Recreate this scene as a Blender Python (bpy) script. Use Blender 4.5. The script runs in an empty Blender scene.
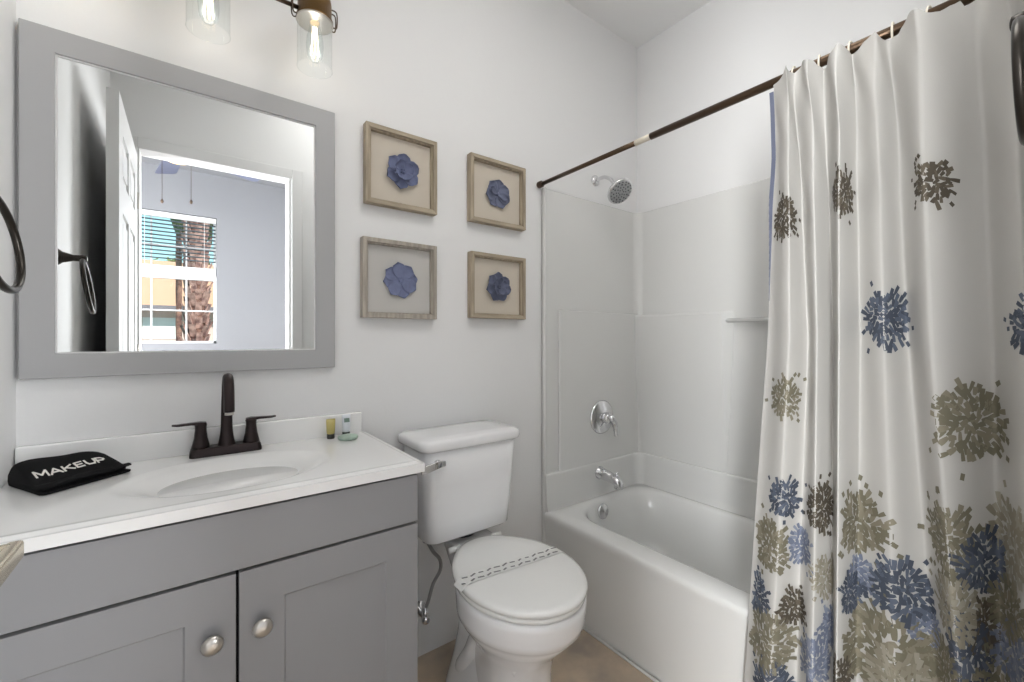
import bpy, bmesh, math, random
from mathutils import Vector, Matrix
from math import sin, cos, pi
random.seed(7)
C = bpy.context.scene
col = C.collection

# ------------------------------------------------------------------ camera
cam_d = bpy.data.cameras.new('camera'); cam = bpy.data.objects.new('camera', cam_d); col.objects.link(cam)
cam_d.sensor_width = 36.0; cam_d.lens = 429.0/1024*36; cam_d.clip_start = 0.02; cam_d.clip_end = 200
cam_d.shift_y = (338-341)/1024.0
cam.location = (0.30, -1.40, 1.12)
cam.rotation_euler = (pi/2, 0, -math.atan2(324.0, 429.0))
C.camera = cam
# ------------------------------------------------------------------ colour management
C.view_settings.view_transform = 'Standard'; C.view_settings.look = 'None'
C.view_settings.gamma = 1.0; C.view_settings.use_curve_mapping = False
C.view_settings.exposure = 1.04
# ------------------------------------------------------------------ world sky
W = bpy.data.worlds.new('sky'); C.world = W; W.use_nodes = True
nt = W.node_tree; nt.nodes.clear()
wo = nt.nodes.new('ShaderNodeOutputWorld'); bg = nt.nodes.new('ShaderNodeBackground')
tc = nt.nodes.new('ShaderNodeTexCoord'); sp = nt.nodes.new('ShaderNodeSeparateXYZ'); rp = nt.nodes.new('ShaderNodeValToRGB')
nt.links.new(tc.outputs['Generated'], sp.inputs[0]); nt.links.new(sp.outputs['Z'], rp.inputs[0])
rp.color_ramp.elements[0].color = (0.50, 0.80, 0.80, 1); rp.color_ramp.elements[0].position = 0.0
rp.color_ramp.elements[1].color = (0.10, 0.36, 0.56, 1); rp.color_ramp.elements[1].position = 0.7
nt.links.new(rp.outputs[0], bg.inputs[0]); bg.inputs[1].default_value = 1.0
nt.links.new(bg.outputs[0], wo.inputs[0])

def light(name, kind, loc, power, color=(1, 1, 1), size=0.1, rot=(0, 0, 0), size_y=None, parent=None):
    d = bpy.data.lights.new(name, kind); d.energy = power; d.color = color
    if kind == 'AREA':
        d.size = size
        if size_y: d.shape = 'RECTANGLE'; d.size_y = size_y
    elif kind == 'POINT': d.shadow_soft_size = size
    elif kind == 'SUN': d.angle = size
    o = bpy.data.objects.new(name, d); col.objects.link(o); o.location = loc; o.rotation_euler = rot
    return o
light('sunlight', 'SUN', (0, -8, 8), 3.6, (1, .93, .84), 0.02, (math.radians(-52), math.radians(18), 0))
# unseen fill lights added in the bedroom, at invented window openings and ceiling
light('bedroom_fill_far', 'AREA', (2.0, -3.60, 1.45), 85, (.985, .99, 1), 1.1, (math.radians(90), 0, 0), 1.5)
light('bedroom_fill_side', 'AREA', (-1.38, -2.22, 1.25), 118, (.985, .99, 1), 1.0, (math.radians(90), 0, math.radians(-90)), 1.9)
light('bedroom_fill_top', 'AREA', (1.5, -2.5, 2.58), 1, (1, .98, .96), 0.6)

# ------------------------------------------------------------------ materials
def lin(c):
    r = []
    for v in c:
        v = v/255.0
        r.append(v/12.92 if v <= 0.04045 else ((v+0.055)/1.055)**2.4)
    return (*r, 1)
MATS = {}
def mat(name, rgb, rough=0.5, metal=0.0, noise=0.0, nscale=8, bump=0.0, bscale=120, rgb2=None, coat=0.0, spec=0.5, emit=None, estr=0, stretch=None):
    if name in MATS: return MATS[name]
    m = bpy.data.materials.new(name); m.use_nodes = True; MATS[name] = m
    t = m.node_tree; b = t.nodes['Principled BSDF']
    b.inputs['Base Color'].default_value = lin(rgb); b.inputs['Roughness'].default_value = rough
    b.inputs['Metallic'].default_value = metal
    b.inputs['Coat Weight'].default_value = coat; b.inputs['Coat Roughness'].default_value = .08
    b.inputs['Specular IOR Level'].default_value = spec
    if emit: b.inputs['Emission Color'].default_value = lin(emit); b.inputs['Emission Strength'].default_value = estr
    tcn = t.nodes.new('ShaderNodeTexCoord'); mp = t.nodes.new('ShaderNodeMapping')
    t.links.new(tcn.outputs['Object'], mp.inputs[0])
    if stretch: mp.inputs['Scale'].default_value = stretch
    n = t.nodes.new('ShaderNodeTexNoise'); n.inputs['Scale'].default_value = nscale; n.inputs['Detail'].default_value = 6
    t.links.new(mp.outputs[0], n.inputs[0])
    if noise > 0 or rgb2:
        mx = t.nodes.new('ShaderNodeMix'); mx.data_type = 'RGBA'
        c = lin(rgb)
        if rgb2: mx.inputs[6].default_value = lin(rgb2)
        else: mx.inputs[6].default_value = (c[0]*(1-noise), c[1]*(1-noise), c[2]*(1-noise), 1)
        mx.inputs[7].default_value = c
        rr = t.nodes.new('ShaderNodeValToRGB'); rr.color_ramp.elements[0].position = .36; rr.color_ramp.elements[1].position = .64
        t.links.new(n.outputs['Fac'], rr.inputs[0]); t.links.new(rr.outputs[0], mx.inputs[0])
        t.links.new(mx.outputs[2], b.inputs['Base Color'])
    if bump > 0:
        n2 = t.nodes.new('ShaderNodeTexNoise'); n2.inputs['Scale'].default_value = bscale; n2.inputs['Detail'].default_value = 4
        t.links.new(tcn.outputs['Object'], n2.inputs[0])
        bp = t.nodes.new('ShaderNodeBump'); bp.inputs['Strength'].default_value = bump; bp.inputs['Distance'].default_value = .004
        t.links.new(n2.outputs['Fac'], bp.inputs['Height']); t.links.new(bp.outputs[0], b.inputs['Normal'])
    return m
def thin_glass(name, tint=(255, 255, 255), ior=1.45):
    m = bpy.data.materials.new(name); m.use_nodes = True; MATS[name] = m
    t = m.node_tree; t.nodes.clear()
    o = t.nodes.new('ShaderNodeOutputMaterial'); tr = t.nodes.new('ShaderNodeBsdfTransparent'); gl = t.nodes.new('ShaderNodeBsdfGlossy')
    gl.inputs['Roughness'].default_value = .03
    lw = t.nodes.new('ShaderNodeLayerWeight'); lw.inputs['Blend'].default_value = .5; mx = t.nodes.new('ShaderNodeMixShader')
    pw = t.nodes.new('ShaderNodeMath'); pw.operation = 'POWER'; pw.inputs[1].default_value = 4; ma = t.nodes.new('ShaderNodeMath'); ma.operation = 'MULTIPLY_ADD'
    ma.inputs[1].default_value = .5; ma.inputs[2].default_value = (ior-1)*.08
    t.links.new(lw.outputs['Facing'], pw.inputs[0]); t.links.new(pw.outputs[0], ma.inputs[0])
    tr.inputs[0].default_value = lin(tint)
    t.links.new(ma.outputs[0], mx.inputs[0]); t.links.new(tr.outputs[0], mx.inputs[1]); t.links.new(gl.outputs[0], mx.inputs[2])
    t.links.new(mx.outputs[0], o.inputs[0]); return m

M_wtrim = mat('window_trim', (186, 186, 187), .4)
M_wall = mat('wall_paint', (232, 232, 232), .6, bump=.06, bscale=90)
M_ceil = mat('ceiling_paint', (240, 240, 240), .8, bump=.08, bscale=60)
M_trim = mat('white_trim', (226, 226, 226), .35)
M_door = mat('door_paint', (228, 228, 228), .3)
M_floor = mat('floor_stone', (206, 186, 162), .5, rgb2=(158, 146, 134), nscale=5, bump=.05, bscale=40)
M_carpet = mat('bedroom_floor', (170, 160, 150), .9, noise=.2)
M_vanity = mat('vanity_paint', (148, 148, 150), .38, noise=.02, nscale=3)
M_gap = mat('gap_shade_and_gasket', (30, 30, 32), .8)  # near-black for painted shade in the cabinet gaps, and for the tank gasket
M_frame = mat('mirror_frame_paint', (172, 172, 173), .45)
M_mirror = mat('mirror_silver', (236, 238, 238), .0, 1.0)
M_marble = mat('cultured_marble', (241, 241, 240), .18, coat=.4)
M_bronze = mat('oil_rubbed_bronze', (52, 44, 44), .32, .75, spec=.5)
M_ringm = mat('ring_bronze', (58, 54, 50), .3, .8)
M_rod = mat('rod_bronze', (84, 68, 54), .28, .85)
M_capm = mat('aged_brass', (128, 98, 58), .35, .85)
M_barm = mat('dark_bar', (86, 72, 62), .3, .8)
M_nickel = mat('satin_nickel', (196, 192, 186), .28, .95)
M_lever = mat('lever_nickel', (214, 204, 184), .25, .9)
M_chrome = mat('chrome', (226, 226, 228), .08, 1.0)
M_braid = mat('braided_steel', (168, 168, 170), .4, .8, bump=.5, bscale=500)
M_porc = mat('porcelain', (240, 240, 241), .09, coat=.5)
M_seat = mat('seat_plastic', (240, 240, 238), .16, coat=.2)
M_tub = mat('tub_acrylic', (230, 230, 228), .14, coat=.3)
M_surr = mat('surround_acrylic', (220, 220, 218), .16, coat=.3)
M_wood = mat('weathered_wood', (180, 167, 146), .75, rgb2=(150, 138, 120), nscale=90, stretch=(1, 1, .08), bump=.3, bscale=160)
M_wood_h = mat('weathered_wood_rail', (180, 167, 146), .75, rgb2=(150, 138, 120), nscale=90, stretch=(.08, 1, 1), bump=.3, bscale=160)
M_wood_g = mat('greyed_wood', (178, 170, 158), .75, rgb2=(152, 145, 136), nscale=90, stretch=(1, 1, .08), bump=.3, bscale=160)
M_mat = mat('linen_backing', (205, 196, 182), .9, bump=.2, bscale=700)
M_mat_g = mat('reflection_grey_backing', (196, 194, 190), .9, bump=.2, bscale=700)  # greyer for a glass reflection, put into the backing colour
M_petal = mat('blue_paper', (116, 124, 156), .8, noise=.2, nscale=40)
M_petal2 = mat('dusky_blue_paper', (108, 114, 138), .8, noise=.2, nscale=40)
M_glass = thin_glass('jar_glass', (250, 252, 252), 1.35)
M_pane = thin_glass('pane_glass', (250, 252, 252), 1.12)
M_fil = mat('filament', (255, 200, 110), .5, emit=(255, 238, 205), estr=3.2)
M_bulbin = mat('bulb_socket', (196, 178, 148), .5)
M_paper = mat('white_paper', (234, 234, 232), .8)
M_print = mat('grey_print', (128, 128, 130), .8)
M_black = mat('black_terry', (22, 22, 23), .95, bump=.5, bscale=900, spec=.2)
M_white = mat('white_thread', (226, 224, 218), .8)
M_cream = mat('plastic_ring', (226, 218, 202), .4)

# ------------------------------------------------------------------ mesh helpers
def BM(): return bmesh.new()
def wl(p):
    l = Vector((0, 0, 0))
    while p: l += p.location; p = p.parent
    return l
def obj(name, bm, m, parent=None, smooth=False, bevel=0, seg=2, sub=0, recalc=True, origin=None):
    if recalc: bmesh.ops.recalc_face_normals(bm, faces=bm.faces)
    if parent is None:
        if origin is None:
            xs = [v.co for v in bm.verts]
            lo = Vector([min(c[i] for c in xs) for i in range(3)]); hi = Vector([max(c[i] for c in xs) for i in range(3)])
            origin = Vector(((lo.x+hi.x)/2, (lo.y+hi.y)/2, lo.z))
        origin = Vector(origin)
    else: origin = wl(parent)
    bmesh.ops.translate(bm, verts=bm.verts, vec=-origin)
    me = bpy.data.meshes.new(name); bm.to_mesh(me); bm.free()
    for mm in (m if isinstance(m, (list, tuple)) else [m]): me.materials.append(mm)
    if smooth:
        for p in me.polygons: p.use_smooth = True
    o = bpy.data.objects.new(name, me); col.objects.link(o)
    if parent is None: o.location = origin
    else: o.parent = parent
    if bevel:
        b = o.modifiers.new('bevel', 'BEVEL'); b.width = bevel; b.segments = seg; b.limit_method = 'ANGLE'; b.angle_limit = math.radians(40)
        if not smooth:
            for p in me.polygons: p.use_smooth = True
            o.modifiers.new('wn', 'WEIGHTED_NORMAL')
    if sub:
        s = o.modifiers.new('sub', 'SUBSURF'); s.levels = sub; s.render_levels = sub
    return o
def tag(o, label=None, cat=None, group=None, kind=None):
    if label: o['label'] = label
    if cat: o['category'] = cat
    if group: o['group'] = group
    if kind: o['kind'] = kind
    return o
def thing(name, loc, label, cat, group=None):
    o = bpy.data.objects.new(name, None); col.objects.link(o); o.location = loc; o.empty_display_size = .05
    return tag(o, label, cat, group)
def struct(name, bm, m, label=None, **k):
    o = obj(name, bm, m, **k); o['kind'] = 'structure'
    if label: o['label'] = label; o['category'] = name.split('_')[0]
    return o
def box(bm, x0, x1, y0, y1, z0, z1, mi=0):
    vs = [bm.verts.new((x, y, z)) for z in (z0, z1) for y in (y0, y1) for x in (x0, x1)]
    for f in ((0, 2, 3, 1), (4, 5, 7, 6), (0, 1, 5, 4), (2, 6, 7, 3), (0, 4, 6, 2), (1, 3, 7, 5)):
        bm.faces.new([vs[i] for i in f]).material_index = mi
    return bm
def B(*a): return box(BM(), *a)
def loft(bm, rings, cap0=True, cap1=True, closed=True, mi=0):
    R = [[bm.verts.new(p) for p in r] for r in rings]
    n = len(R[0])
    for a, b in zip(R, R[1:]):
        for i in range(n if closed else n-1):
            j = (i+1) % n
            bm.faces.new((a[i], a[j], b[j], b[i])).material_index = mi
    if cap0: bm.faces.new(list(reversed(R[0]))).material_index = mi
    if cap1: bm.faces.new(R[-1]).material_index = mi
    return R
def frame_of(d):
    d = d.normalized(); u = d.cross(Vector((0, 0, 1)))
    if u.length < 1e-3: u = d.cross(Vector((0, 1, 0)))
    u.normalize(); return u, d.cross(u).normalized()
def tube(bm, pts, r, n=12, caps=True, closed=False):
    P = [Vector(p) for p in pts]; N = len(P)
    rs = r if isinstance(r, (list, tuple)) else [r]*N
    rings = []; u = None
    for i in range(N):
        if closed: d = P[(i+1) % N]-P[i-1]
        else: d = P[min(i+1, N-1)]-P[max(i-1, 0)]
        d.normalize()
        if u is None: u, v = frame_of(d)
        else:
            u = (u-d*u.dot(d)).normalized(); v = d.cross(u).normalized()
        rings.append([P[i]+rs[i]*(cos(2*pi*k/n)*u+sin(2*pi*k/n)*v) for k in range(n)])
    if closed: rings.append(rings[0]); 
    R = loft(bm, rings, caps and not closed, caps and not closed)
    if closed: bmesh.ops.remove_doubles(bm, verts=R[0]+R[-1], dist=1e-6)
    return bm
def lathe(bm, prof, c, axis=(0, 0, 1), n=24, cap0=True, cap1=True):
    """prof: (radius, distance along axis)"""
    a = Vector(axis).normalized(); u, v = frame_of(a); c = Vector(c)
    loft(bm, [[c+a*h+max(r, 1e-4)*(cos(2*pi*k/n)*u+sin(2*pi*k/n)*v) for k in range(n)] for r, h in prof], cap0, cap1)
    return bm
def smooth_path(pts, k=8):
    P = [Vector(p) for p in pts]; P = [2*P[0]-P[1]]+P+[2*P[-1]-P[-2]]; out = []
    for i in range(1, len(P)-2):
        for j in range(k):
            t = j/k; a, b, c, d = P[i-1:i+3]
            out.append(.5*((2*b)+(c-a)*t+(2*a-5*b+4*c-d)*t*t+(3*b-a-3*c+d)*t**3))
    out.append(P[-2]); return out
def rrect(cx, cy, hx, hy, r, z, n=6):
    out = []
    for sx, sy, a0 in ((1, 1, 0), (-1, 1, pi/2), (-1, -1, pi), (1, -1, 3*pi/2)):
        for k in range(n+1):
            a = a0+pi/2*k/n; out.append((cx+sx*(hx-r)+r*cos(a), cy+sy*(hy-r)+r*sin(a), z))
    return out

# ------------------------------------------------------------------ the setting
H = 2.64
struct('floor', B(-.12, 2.3, -1.56, .1, -.1, 0), M_floor)
struct('ceiling', B(-.12, 2.3, -1.56, .1, H, H+.1), M_ceil)
struct('wall_back', B(-.1, 2.28, 0, .1, 0, H), M_wall)
struct('wall_left', B(-.1, 0, -1.45, 0, 0, H), M_wall)
struct('wall_right', B(2.18, 2.28, -1.45, 0, 0, H), M_wall)
bm = BM()
box(bm, -1.3, .10, -1.56, -1.45, 0, H); box(bm, .79, 3.2, -1.56, -1.45, 0, H); box(bm, .10, .79, -1.56, -1.45, 2.075, H)
struct('wall_front', bm, M_wall)
bm = BM()
box(bm, .79, .848, -1.45, -1.435, 0, 2.118); box(bm, .042, .10, -1.45, -1.435, 0, 2.118); box(bm, .10, .79, -1.45, -1.435, 2.06, 2.118)
box(bm, .775, .79, -1.56, -1.45, 0, 2.062); box(bm, .10, .108, -1.56, -1.45, 0, 2.062); box(bm, .10, .79, -1.56, -1.45, 2.062, 2.077)
struct('trim_1', bm, M_trim, bevel=.004)
# caulk bead where the tub meets the floor
bm = BM(); tube(bm, [(1.517, -.01, .002), (1.516, -.7, .003), (1.517, -1.44, .002)], .005, 8)
struct('trim_2', bm, M_trim, smooth=True)
# bedroom beyond the doorway
FY = -3.5
struct('floor_bedroom', B(-1.3, 3.2, FY-.12, -1.56, -.1, 0), M_carpet)
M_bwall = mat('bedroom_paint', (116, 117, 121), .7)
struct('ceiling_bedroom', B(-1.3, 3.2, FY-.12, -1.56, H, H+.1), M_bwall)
bm = BM(); box(bm, -1.4, -1.3, FY, -2.75, 0, H); box(bm, -1.4, -1.3, -1.7, -1.56, 0, H); box(bm, -1.4, -1.3, -2.75, -1.7, 0, .3); box(bm, -1.4, -1.3, -2.75, -1.7, 2.2, H)
struct('wall_bedroom_left', bm, M_wall)
win3 = thing('added_window_3', (-1.35, -2.22, .3), None, None); win3['kind'] = 'structure'  # unseen window added on the side wall to house a fill light
bm = BM()
for a, b, c, d in ((-2.75, -2.71, .3, 2.2), (-1.74, -1.7, .3, 2.2), (-2.75, -1.7, .3, .34), (-2.75, -1.7, 2.16, 2.2), (-2.24, -2.20, .3, 2.2)): box(bm, -1.375, -1.33, a, b, c, d)
obj('window_frame', bm, M_wtrim, win3)
struct('wall_bedroom_right', B(3.2, 3.3, FY, -1.56, 0, H), M_wall)
wx0, wx1, wz0, wz1 = -.09, .515, 1.07, 2.24
bm = BM(); y0, y1 = FY-.14, FY
box(bm, -1.3, wx0, y0, y1, 0, H); box(bm, wx1, 1.45, y0, y1, 0, H); box(bm, 2.55, 3.2, y0, y1, 0, H); box(bm, 1.45, 2.55, y0, y1, 0, .7); box(bm, 1.45, 2.55, y0, y1, 2.2, H); box(bm, wx0, wx1, y0, y1, 0, wz0); box(bm, wx0, wx1, y0, y1, wz1, H)
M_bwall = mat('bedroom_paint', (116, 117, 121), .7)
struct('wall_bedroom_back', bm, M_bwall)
# window
win = thing('window_1', ((wx0+wx1)/2, FY-.07, wz0), None, None); win['kind'] = 'structure'
bm = BM(); t = .022; ya, yb = FY-.10, FY-.05
box(bm, wx0, wx0+t, ya, yb, wz0, wz1); box(bm, wx1-t, wx1, ya, yb, wz0, wz1); box(bm, wx0, wx1, ya, yb, wz0, wz0+t); box(bm, wx0, wx1, ya, yb, wz1-t, wz1)
box(bm, wx0, wx1, ya+.005, yb+.015, 1.655, 1.70)
for x in (.042, .288):
    box(bm, x-.006, x+.006, ya+.01, yb-.01, wz0, wz1)
for z in (1.37, 1.95): box(bm, wx0, wx1, ya+.01, yb-.01, z-.006, z+.006)
obj('window_frame', bm, M_wtrim, win)
obj('window_pane', B(wx0+.01, wx1-.01, FY-.078, FY-.074, wz0+.01, wz1-.01), M_pane, win)
bl = thing('window_blind', (.21, FY-.02, 2.2), 'half raised slatted window blind in the bedroom window seen in the mirror', 'blind')
M_slat = mat('blind_slat', (70, 78, 84), .6)
obj('headrail', B(wx0+.005, wx1-.005, FY-.045, FY-.005, 2.19, 2.235), M_wtrim, bl, bevel=.003)
z = 2.165
while z > 1.80:
    bm = BM(); loft(bm, [[(x, FY-.040, z-.002), (x, FY-.025, z+.002), (x, FY-.010, z+.003), (x, FY-.010, z+.0005), (x, FY-.025, z-.001), (x, FY-.040, z-.004)] for x in (wx0+.008, wx1-.008)])
    obj('slat', bm, M_slat, bl); z -= .0335
obj('bottom_rail', B(wx0+.006, wx1-.006, FY-.046, FY-.004, 1.70, 1.765), M_wtrim, bl, bevel=.004)
for x in (.0, .42):
    bm = BM(); tube(bm, [(x, FY-.003, 2.2), (x, FY-.003, 1.75)], .0012, 6); obj('ladder_cord', bm, M_trim, bl)

win2 = thing('added_window_2', (2.0, FY-.07, .7), None, None); win2['kind'] = 'structure'  # extra window, added out of view as an opening for fill light
bm = BM(); ya, yb = FY-.085, FY-.04
for a, b, c, d in ((1.45, 1.48, .7, 2.2), (2.52, 2.55, .7, 2.2), (1.45, 2.55, .7, .73), (1.45, 2.55, 2.17, 2.2), (1.985, 2.015, .7, 2.2)): box(bm, a, b, ya, yb, c, d)
obj('window_frame', bm, M_wtrim, win2)

# ------------------------------------------------------------------ bathroom door, open along the left wall
dr = thing('door_1', (.0825, -1.44, .008), None, None); dr['kind'] = 'structure'
dx0, dx1, dy0, dy1, dz0, dz1 = .065, .10, -1.44, -.735, .01, 2.022
bm = BM()
cols = [(-1.33, -1.115), (-1.06, -.845)]; rows = [(.24, .82), (.97, 1.60), (1.72, 1.90)]
ys = [dy0, -1.33, -1.115, -1.06, -.845, dy1]; zs = [dz0, .24, .82, .97, 1.60, 1.72, 1.90, dz1]
for i in range(5):
    for j in range(7):
        pan = i in (1, 3) and j in (1, 3, 5)
        e = .008 if pan else 0
        box(bm, dx0+e, dx1-e, ys[i], ys[i+1], zs[j], zs[j+1])
        if pan: 
            vs = [v for v in bm.verts[-8:]] if False else None
            box(bm, dx0+.002, dx1-.002, ys[i]+.035, ys[i+1]-.035, zs[j]+.035, zs[j+1]-.035)
obj('door_panel', bm, M_door, dr)
for s, x in ((1, dx1), (-1, dx0)):
    h = obj('handle_rose', lathe(BM(), [(.026, 0), (.026, .006), (.02, .009)], (x, -.795, .915), (s, 0, 0)), M_lever, dr, smooth=True)
    bm = BM(); L_ = .074 if s > 0 else .045
    lathe(bm, [(.009, 0), (.009, L_-.006)], (x, -.795, .918), (s, 0, 0), 16)
    a, b = sorted((x+s*(L_-.012), x+s*L_)); box(bm, a, b, -.905, -.784, .908, .926)
    obj('handle', bm, M_lever, dr, bevel=.003)
bm = BM()
for zz in (.25, 1.05, 1.8): tube(bm, [(.103, -1.437, zz-.04), (.103, -1.437, zz+.04)], .005, 10)
obj('hinge', bm, M_nickel, dr)

# ------------------------------------------------------------------ vanity cabinet
vc = thing('vanity_cabinet', (.375, -.22, 0), 'grey shaker vanity cabinet with two doors under the white sink top', 'cabinet')
bm = BM(); box(bm, .006, .744, -.418, -.004, .09, .794); box(bm, .02, .73, -.36, -.004, 0.0, .09)
obj('body', bm, M_vanity, vc, bevel=.002)
obj('gap_shade', B(.012, .738, -.4195, -.417, .095, .796), M_gap, vc)  # thin dark sheet standing in for shade between the cabinet fronts
obj('drawer_front', B(.004, .742, -.438, -.420, .680, .791), M_vanity, vc, bevel=.0012)
def shaker(x0, x1, kx, name='door'):
    bm = BM(); z0, z1, s, y0, y1, e = .095, .674, .077, -.438, -.420, .0028
    O = [(x0, z0), (x1, z0), (x1, z1), (x0, z1)]; I = [(x0+s, z0+s), (x1-s, z0+s), (x1-s, z1-s+.008), (x0+s, z1-s+.008)]
    J = [(x0+s+e, z0+s+e), (x1-s-e, z0+s+e), (x1-s-e, z1-s+.008-e), (x0+s+e, z1-s+.008-e)]
    loft(bm, [[(p[0], y1, p[1]) for p in O], [(p[0], y0, p[1]) for p in O], [(p[0], y0, p[1]) for p in I], [(p[0], y0+.0045, p[1]) for p in J]])
    d = obj('door', bm, M_vanity, vc, bevel=.0008, seg=1)
    k = lathe(BM(), [(.006, 0), (.006, .012), (.015, .016), (.0175, .020), (.0165, .024), (.011, .0275), (.004, .029)], (kx, -.438, .566), (0, -1, 0))
    obj('knob', k, M_nickel, d, smooth=True)
shaker(.004, .3725, .335); shaker(.3775, .742, .414)

# ------------------------------------------------------------------ vanity top with basin
vt = thing('bathroom_sink', (.378, -.22, .797), 'white one-piece sink top with oval basin and backsplash on the grey cabinet', 'sink')
X0, X1, Y0, Y1, ZT = .002, .757, -.445, -.004, .82
bcx, bcy, bax, bay = .382, -.243, .205, .145
def topz(x, y):
    d = math.sqrt(((x-bcx)/bax)**2+((y-bcy)/bay)**2)
    z = ZT
    if d < 1:
        t = 1-d; s = min(t/.8, 1); z -= .052*(.5-.5*cos(pi*s))+.003*min(t/.10, 1)
    # fine raised front lip
    e = min(x-X0+.05, X1-x, y-Y0)
    z -= .0025*(1-min(max(e-.012, 0)/.012, 1)) if e < .012 else 0
    z += .0018*math.exp(-((e-.018)/.006)**2)
    return z
NX, NY = 150, 90
bm = BM(); G = [[bm.verts.new((X0+(X1-X0)*i/NX, Y0+(Y1-Y0)*j/NY, topz(X0+(X1-X0)*i/NX, Y0+(Y1-Y0)*j/NY))) for i in range(NX+1)] for j in range(NY+1)]
for j in range(NY):
    for i in range(NX): bm.faces.new((G[j][i], G[j][i+1], G[j+1][i+1], G[j+1][i]))
rim = [G[0][i] for i in range(NX+1)]+[G[j][NX] for j in range(1, NY+1)]+[G[NY][i] for i in range(NX-1, -1, -1)]+[G[j][0] for j in range(NY-1, 0, -1)]
lo = [bm.verts.new((v.co.x, v.co.y, .797)) for v in rim]
for i in range(len(rim)):
    j = (i+1) % len(rim); bm.faces.new((rim[i], lo[i], lo[j], rim[j]))
o = obj('counter', bm, M_marble, vt, smooth=True)
es = o.modifiers.new('es', 'EDGE_SPLIT'); es.split_angle = math.radians(50)
# bowl shell under the counter
bm = BM(); loft(bm, [[(bcx+bax*k*cos(a), bcy+bay*k*sin(a), zz) for a in [2*pi*q/32 for q in range(32)]] for k, zz in ((1, .796), (.97, .78), (.8, .765), (.4, .755))])
obj('basin_shell', bm, M_marble, vt, smooth=True)
bm = BM(); lathe(bm, [(.021, 0), (.021, .002), (.012, .0025), (.012, 0)], (bcx, bcy, .7655))
obj('drain', bm, M_bronze, vt, smooth=True)
obj('backsplash', B(.002, .743, -.021, -.002, .818, .884), M_marble, vt, bevel=.004)

# ------------------------------------------------------------------ faucet
fx, fy = .381, -.052
fa = thing('faucet', (fx, fy, .82), 'dark bronze two-handle faucet with tall arched spout behind the basin', 'faucet')
bm = BM(); loft(bm, [rrect(fx, fy, hx, hy, r, z) for hx, hy, r, z in ((.079, .026, .012, .8205), (.079, .026, .012, .826), (.076, .023, .011, .838), (.072, .019, .010, .842))])
obj('base_plate', bm, M_bronze, fa, smooth=False, bevel=.001)
bm = BM()
pts = smooth_path([(fx, fy, .838), (fx, fy, .86), (fx, fy, .89), (fx, fy, .95), (fx, fy-.002, .982), (fx, fy-.018, 1.010), (fx, fy-.046, 1.019), (fx, fy-.074, 1.003), (fx, fy-.086, .972), (fx, fy-.088, .938)], 6)
rs = []
for i, p in enumerate(pts):
    q = i/len(pts)
    rs.append(.0225-(.0225-.0135)*min(q/.2, 1)**.6 if q < .2 else .0135-(.002*min((q-.2)/.2, 1)))
tube(bm, pts, rs, 20); obj('spout', bm, M_bronze, fa, smooth=True)
obj('aerator', lathe(BM(), [(.0095, 0), (.0095, .008)], (fx, fy-.088, .931)), M_nickel, fa, smooth=True)
for s in (-1, 1):
    hx = fx+s*.055
    bm = BM(); lathe(bm, [(.021, .838), (.0185, .848), (.0145, .866), (.0125, .885), (.0125, .895), (.0135, .899), (.012, .904), (.005, .906)], (hx, fy, 0))
    hb = obj('handle_base', bm, M_bronze, fa, smooth=True)
    bm = BM(); loft(bm, [[(hx+s*a, fy-w-b, zc+t), (hx+s*a, fy+w-b, zc+t), (hx+s*a, fy+w-b, zc-t), (hx+s*a, fy-w-b, zc-t)] for a, b, w, t, zc in ((-.012, 0, .009, .004, .901), (.0, 0, .0115, .004, .903), (.02, .003, .009, .003, .904), (.046, .006, .0075, .0025, .9035), (.058, .007, .006, .002, .905))])
    obj('handle_lever', bm, M_bronze, fa, bevel=.0015)

# ------------------------------------------------------------------ mirror
mi_ = thing('wall_mirror', (.335, -.012, 1.03), 'large rectangular mirror in a flat grey wooden frame above the sink', 'mirror')
x0, x1, z0, z1, w = .008, .660, 1.03, 1.811, .055
bm = BM()
def mitre(bm, x0, x1, z0, z1, w, ya, yb, w2=None, yc=None):
    O = [(x0, z0), (x1, z0), (x1, z1), (x0, z1)]; I = [(x0+w, z0+w), (x1-w, z0+w), (x1-w, z1-w), (x0+w, z1-w)]
    rings = [[(p[0], yb, p[1]) for p in O], [(p[0], ya, p[1]) for p in O], [(p[0], ya if yc is None else yc, p[1]) for p in I], [(p[0], yb, p[1]) for p in I]]
    R = [[bm.verts.new(p) for p in r] for r in rings]
    for k in range(4):
        a, b = R[k], R[(k+1) % 4]
        for i in range(4):
            j = (i+1) % 4; bm.faces.new((a[i], a[j], b[j], b[i]))
mitre(bm, x0, x1, z0, z1, w, -.022, -.002)
obj('mirror_frame', bm, M_frame, mi_, bevel=.002)
bm = BM(); mitre(bm, x0+w-.001, x1-w+.001, z0+w-.001, z1-w+.001, .004, -.017, -.004)
obj('inner_bead', bm, M_trim, mi_)
obj('mirror_glass', B(x0+w-.004, x1-w+.004, -.014, -.004, z0+w-.004, z1-w+.004), M_mirror, mi_)

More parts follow.
